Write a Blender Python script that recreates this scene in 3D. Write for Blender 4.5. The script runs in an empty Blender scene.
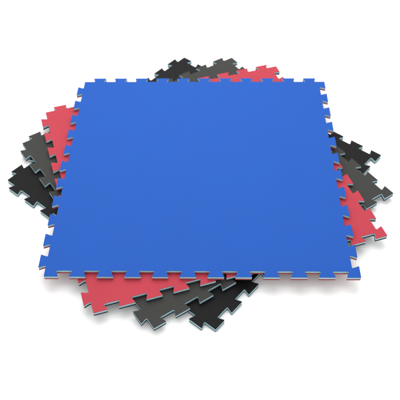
import bpy, bmesh, math, random
from mathutils import Matrix, Vector

S = bpy.context.scene
C = S.collection

# ------------------------------------------------------------------ camera
T = 0.016                       # thickness of one mat (m)
Y0 = 1.745                      # stack centre, ahead of the camera
cam_d = bpy.data.cameras.new('camera')
cam = bpy.data.objects.new('camera', cam_d)
C.objects.link(cam)
PITCH, ROLL, HEIGHT, FOC = 47.3667, 0.9123, 1.7602, 658.88
cam_d.sensor_width = 36.0
cam_d.lens = FOC / 400.0 * 36.0
cam_d.clip_start = 0.05
cam_d.clip_end = 500.0
rot = Matrix.Rotation(math.radians(90 - PITCH), 4, 'X') @ Matrix.Rotation(math.radians(-ROLL), 4, 'Z')
cam.matrix_world = Matrix.Translation((0, -Y0, HEIGHT)) @ rot
cam_d.dof.use_dof = True
cam_d.dof.focus_distance = 2.0
cam_d.dof.aperture_fstop = 5.0
S.camera = cam

# ------------------------------------------------------------------ world and lamps (studio)
w = bpy.data.worlds.new('World')
S.world = w
w.use_nodes = True
bg = w.node_tree.nodes['Background']
bg.inputs['Color'].default_value = (1.0, 1.0, 1.0, 1)
bg.inputs['Strength'].default_value = 1.36


def area(name, loc, target, size, power, col=(1, 1, 1)):
    d = bpy.data.lights.new(name, 'AREA')
    d.shape = 'SQUARE'
    d.size = size
    d.energy = power
    d.color = col
    o = bpy.data.objects.new(name, d)
    C.objects.link(o)
    o.location = loc
    o.rotation_euler = (Vector(target) - Vector(loc)).to_track_quat('-Z', 'Y').to_euler()
    return o


area('softbox', (-0.08, 0.65, 1.85), (-0.02, 0.0, 0), 1.9, 36)

S.view_settings.view_transform = 'Standard'
S.view_settings.look = 'None'
S.view_settings.gamma = 1.0
S.view_settings.exposure = 0.0


# ------------------------------------------------------------------ materials
def nodes_of(name):
    m = bpy.data.materials.new(name)
    m.use_nodes = True
    nt = m.node_tree
    return m, nt, nt.nodes['Principled BSDF']


def skin_mat(name, col, rough=0.66, spec=0.12, var=0.06):
    """cross-linked foam skin: fine woven emboss and faint mottling"""
    m, nt, b = nodes_of(name)
    N, L = nt.nodes, nt.links
    tc = N.new('ShaderNodeTexCoord')
    n1 = N.new('ShaderNodeTexNoise')
    n1.inputs['Scale'].default_value = 7.0
    n1.inputs['Detail'].default_value = 5.0
    L.new(tc.outputs['Object'], n1.inputs['Vector'])
    n2 = N.new('ShaderNodeTexNoise')
    n2.inputs['Scale'].default_value = 420.0
    n2.inputs['Detail'].default_value = 2.0
    L.new(tc.outputs['Object'], n2.inputs['Vector'])
    add = N.new('ShaderNodeMath'); add.operation = 'ADD'
    L.new(n1.outputs['Fac'], add.inputs[0]); L.new(n2.outputs['Fac'], add.inputs[1])
    mr = N.new('ShaderNodeMapRange')
    mr.inputs['From Min'].default_value = 0.6; mr.inputs['From Max'].default_value = 1.4
    mr.inputs['To Min'].default_value = 1 - var; mr.inputs['To Max'].default_value = 1 + var
    L.new(add.outputs[0], mr.inputs['Value'])
    mx = N.new('ShaderNodeVectorMath'); mx.operation = 'SCALE'
    mx.inputs[0].default_value = col
    L.new(mr.outputs[0], mx.inputs['Scale'])
    L.new(mx.outputs[0], b.inputs['Base Color'])
    # embossed weave
    wv = N.new('ShaderNodeTexWave'); wv.wave_type = 'BANDS'; wv.bands_direction = 'X'
    wv.inputs['Scale'].default_value = 95.0
    wv.inputs['Distortion'].default_value = 1.0
    wv2 = N.new('ShaderNodeTexWave'); wv2.wave_type = 'BANDS'; wv2.bands_direction = 'Y'
    wv2.inputs['Scale'].default_value = 60.0
    wv2.inputs['Distortion'].default_value = 1.0
    for v in (wv, wv2):
        L.new(tc.outputs['Object'], v.inputs['Vector'])
    ml = N.new('ShaderNodeMath'); ml.operation = 'MULTIPLY'
    L.new(wv.outputs['Fac'], ml.inputs[0]); L.new(wv2.outputs['Fac'], ml.inputs[1])
    ad2 = N.new('ShaderNodeMath'); ad2.operation = 'ADD'
    L.new(ml.outputs[0], ad2.inputs[0]); L.new(n2.outputs['Fac'], ad2.inputs[1])
    bp = N.new('ShaderNodeBump')
    bp.inputs['Strength'].default_value = 0.9
    bp.inputs['Distance'].default_value = 0.0006
    L.new(ad2.outputs[0], bp.inputs['Height'])
    L.new(bp.outputs['Normal'], b.inputs['Normal'])
    rr = N.new('ShaderNodeMapRange')
    rr.inputs['To Min'].default_value = rough - 0.06; rr.inputs['To Max'].default_value = rough + 0.08
    L.new(n1.outputs['Fac'], rr.inputs['Value'])
    L.new(rr.outputs[0], b.inputs['Roughness'])
    b.inputs['Specular IOR Level'].default_value = spec
    return m


def core_mat(name, col):
    """cut foam: pale, slightly porous"""
    m, nt, b = nodes_of(name)
    N, L = nt.nodes, nt.links
    tc = N.new('ShaderNodeTexCoord')
    n = N.new('ShaderNodeTexNoise'); n.inputs['Scale'].default_value = 260.0; n.inputs['Detail'].default_value = 3.0
    L.new(tc.outputs['Object'], n.inputs['Vector'])
    cr = N.new('ShaderNodeValToRGB')
    cr.color_ramp.elements[0].position = 0.3
    cr.color_ramp.elements[0].color = (col[0] * 0.82, col[1] * 0.86, col[2] * 0.88, 1)
    cr.color_ramp.elements[1].position = 0.7
    cr.color_ramp.elements[1].color = (min(1, col[0] * 1.1), min(1, col[1] * 1.07), min(1, col[2] * 1.05), 1)
    L.new(n.outputs['Fac'], cr.inputs['Fac'])
    L.new(cr.outputs['Color'], b.inputs['Base Color'])
    bp = N.new('ShaderNodeBump'); bp.inputs['Strength'].default_value = 0.4; bp.inputs['Distance'].default_value = 0.0005
    L.new(n.outputs['Fac'], bp.inputs['Height'])
    L.new(bp.outputs['Normal'], b.inputs['Normal'])
    b.inputs['Roughness'].default_value = 0.85
    b.inputs['Specular IOR Level'].default_value = 0.2
    return m


def floor_mat():
    m, nt, b = nodes_of('white_backdrop')
    N, L = nt.nodes, nt.links
    tc = N.new('ShaderNodeTexCoord')
    n = N.new('ShaderNodeTexNoise'); n.inputs['Scale'].default_value = 30.0; n.inputs['Detail'].default_value = 6.0
    L.new(tc.outputs['Object'], n.inputs['Vector'])
    cr = N.new('ShaderNodeValToRGB')
    cr.color_ramp.elements[0].color = (0.755, 0.76, 0.755, 1)
    cr.color_ramp.elements[1].color = (0.775, 0.78, 0.775, 1)
    L.new(n.outputs['Fac'], cr.inputs['Fac'])
    L.new(cr.outputs['Color'], b.inputs['Base Color'])
    b.inputs['Roughness'].default_value = 0.7
    b.inputs['Specular IOR Level'].default_value = 0.2
    return m


BLUE = skin_mat('blue_foam', (0.0108, 0.0690, 0.3200), var=0.045)
RED = skin_mat('red_foam', (0.360, 0.0365, 0.0540), var=0.06)
GREY = skin_mat('charcoal_foam', (0.0310, 0.0310, 0.0285), rough=0.6, spec=0.14, var=0.09)
BLACK = skin_mat('black_foam', (0.0034, 0.0034, 0.0038), rough=0.58, spec=0.13, var=0.12)
CRIMSON = skin_mat('red_underside', (0.285, 0.034, 0.048), var=0.06)
TEAL = skin_mat('grey_underside', (0.085, 0.115, 0.122), var=0.06)
NAVY = skin_mat('dark_underside', (0.0162, 0.0211, 0.0275), var=0.06)
CYAN = core_mat('pale_blue_core', (0.275, 0.420, 0.460))

# ------------------------------------------------------------------ setting
bm = bmesh.new()
R_ = 60.0
vs = [bm.verts.new(p) for p in ((-R_, -R_, 0), (R_, -R_, 0), (R_, R_, 0), (-R_, R_, 0))]
bm.faces.new(vs)
me = bpy.data.meshes.new('floor')
bm.to_mesh(me); bm.free()
me.materials.append(floor_mat())
fl = bpy.data.objects.new('floor', me)
C.objects.link(fl)
fl['kind'] = 'structure'

# ------------------------------------------------------------------ the puzzle outline
PITCH_T = 1.0 / 11.4             # tab pitch
DEP = 0.0236                    # tab depth
W_TIP, W_NECK = 0.60 * PITCH_T, 0.385 * PITCH_T   # male tab: width at tip, at neck


def outline(seed, size):
    """closed polygon, counter-clockwise, of the mat body 1 m square about the origin.
    left and back edges carry tabs, front and right edges carry the matching sockets"""
    rnd = random.Random(seed)
    h = 0.5 * size
    P, W_OUT, W_IN = PITCH_T * size, W_TIP * size, W_NECK * size

    def off():
        return [(-h + (0.7 + i) * P) + rnd.uniform(-0.0004, 0.0004) for i in range(11)]
    pts = []                    # (x, y, fillet radius)
    r0, lip, pocket, neck, tip = 0.0018, 0.0016, 0.0030, 0.0030, 0.0015

    def add(x, y, r): pts.append((Vector((x, y)), r))
    # front edge, left -> right, sockets going inwards (+y)
    add(-h, -h, r0)
    for c in off():
        add(c - W_IN / 2, -h, lip); add(c - W_OUT / 2, -h + DEP, pocket)
        add(c + W_OUT / 2, -h + DEP, pocket); add(c + W_IN / 2, -h, lip)
    add(h, -h, r0)
    # right edge, front -> back, sockets going inwards (-x)
    for c in off():
        add(h, c - W_IN / 2, lip); add(h - DEP, c - W_OUT / 2, pocket)
        add(h - DEP, c + W_OUT / 2, pocket); add(h, c + W_IN / 2, lip)
    add(h, h, r0)
    # back edge, right -> left, tabs going outwards (+y)
    for c in reversed(off()):
        add(c + W_IN / 2, h, neck); add(c + W_OUT / 2, h + DEP, tip)
        add(c - W_OUT / 2, h + DEP, tip); add(c - W_IN / 2, h, neck)
    add(-h, h, r0)
    # left edge, back -> front, tabs going outwards (-x)
    for c in reversed(off()):
        add(-h, c + W_IN / 2, neck); add(-h - DEP, c + W_OUT / 2, tip)
        add(-h - DEP, c - W_OUT / 2, tip); add(-h, c - W_IN / 2, neck)
    out = []
    n = len(pts)
    for i in range(n):
        p, r = pts[i]
        a = (pts[i - 1][0] - p); b = (pts[(i + 1) % n][0] - p)
        la, lb = a.length, b.length
        a.normalize(); b.normalize()
        ang = a.angle(b)
        t = min(r / math.tan(ang / 2), la * 0.45, lb * 0.45)
        rr = t * math.tan(ang / 2)
        bis = (a + b).normalized()
        cen = p + bis * (rr / math.sin(ang / 2))
        s, e = p + a * t, p + b * t
        a0 = math.atan2(s.y - cen.y, s.x - cen.x); a1 = math.atan2(e.y - cen.y, e.x - cen.x)
        d = (a1 - a0 + math.pi) % (2 * math.pi) - math.pi
        K = 6
        for k in range(K + 1):
            q = a0 + d * k / K
            out.append(Vector((cen.x + rr * math.cos(q), cen.y + rr * math.sin(q))))
    return out


def normals(OUT):
    NRM = []
    for i in range(len(OUT)):
        e0 = (OUT[i] - OUT[i - 1]); e1 = (OUT[(i + 1) % len(OUT)] - OUT[i])
        n0 = Vector((e0.y, -e0.x)).normalized(); n1 = Vector((e1.y, -e1.x)).normalized()
        nn = (n0 + n1)
        NRM.append(nn.normalized() if nn.length > 1e-6 else n0)
    return NRM


def layer_mesh(name, shape, rings, mat):
    """rings: list of (z, outward offset) from bottom to top; closed at both ends"""
    OUT, NRM = shape
    bm = bmesh.new()
    rows = []
    for z, o in rings:
        rows.append([bm.verts.new((p.x + n.x * o, p.y + n.y * o, z)) for p, n in zip(OUT, NRM)])
    n = len(OUT)
    for lo, hi in zip(rows, rows[1:]):
        for i in range(n):
            f = bm.faces.new((lo[i], lo[(i + 1) % n], hi[(i + 1) % n], hi[i]))
            f.smooth = True
    bm.faces.new(rows[-1]).smooth = False
    bm.faces.new(list(reversed(rows[0]))).smooth = False
    bm.normal_update()
    me = bpy.data.meshes.new(name)
    bm.to_mesh(me); bm.free()
    me.materials.append(mat)
    return me


TOP_T = 0.0014


def top_mesh(shape, mat):
    z0, z1, b = T - TOP_T, T - 0.00005, 0.0008
    return layer_mesh('top_skin', shape, [(z0, 0.0), (z1 - b, 0.0), (z1 - b * 0.45, -b * 0.16), (z1 - b * 0.14, -b * 0.45), (z1, -b)], mat)


def core_mesh(shape, mat, base_t):
    return layer_mesh('foam_core', shape, [(base_t - 0.0004, -0.0003), (T * 0.55, -0.0001), (T - TOP_T + 0.0004, -0.0003)], mat)


def base_mesh(shape, mat, base_t):
    b = 0.0008
    return layer_mesh('base_skin', shape, [(0.00005, -b), (0.00005 + b * 0.3, -b * 0.3), (b, 0.0), (base_t, 0.0)], mat)


TOPS = {'b': BLUE, 'r': RED, 'g': GREY, 'k': BLACK}
BASES = {'r': (CRIMSON, 0.0054), 'n': (NAVY, 0.0060), 'd': (NAVY, 0.0058), 'g': (TEAL, 0.0048)}


def part(name, me, root):
    o = bpy.data.objects.new(name, me)
    C.objects.link(o)
    o.parent = root
    return o


def mat_thing(x, y, level, deg, top, base, label, size=1.0):
    e = bpy.data.objects.new('puzzle_mat', None)
    e.empty_display_size = 0.2
    C.objects.link(e)
    e.location = (x, y - Y0, level * T)
    e.rotation_euler = (0, 0, math.radians(deg))
    e['label'] = label
    e['category'] = 'foam mat'
    e['group'] = 'interlocking foam mats fanned out in a stack'
    o = outline(17 + level, size)
    shape = (o, normals(o))
    part('base_skin', base_mesh(shape, *BASES[base]), e)
    part('foam_core', core_mesh(shape, CYAN, BASES[base][1]), e)
    part('top_skin', top_mesh(shape, TOPS[top]), e)
    return e


mat_thing(-0.00969, 1.77409, 0, 49.135, 'k', 'g', 'black square foam mat with puzzle edges lying on the white floor, lowest in the stack')
mat_thing(0.00295, 1.75809, 1, 32.862, 'g', 'd', 'charcoal grey square puzzle mat between the red mat and the black mat')
mat_thing(0.00411, 1.73595, 2, 16.699, 'r', 'n', 'red square puzzle mat directly under the blue mat, corners sticking out')
mat_thing(0.01396, 1.73320, 3, -1.389, 'b', 'r', 'blue square puzzle mat on top of the fanned stack, fully visible', 1.004)
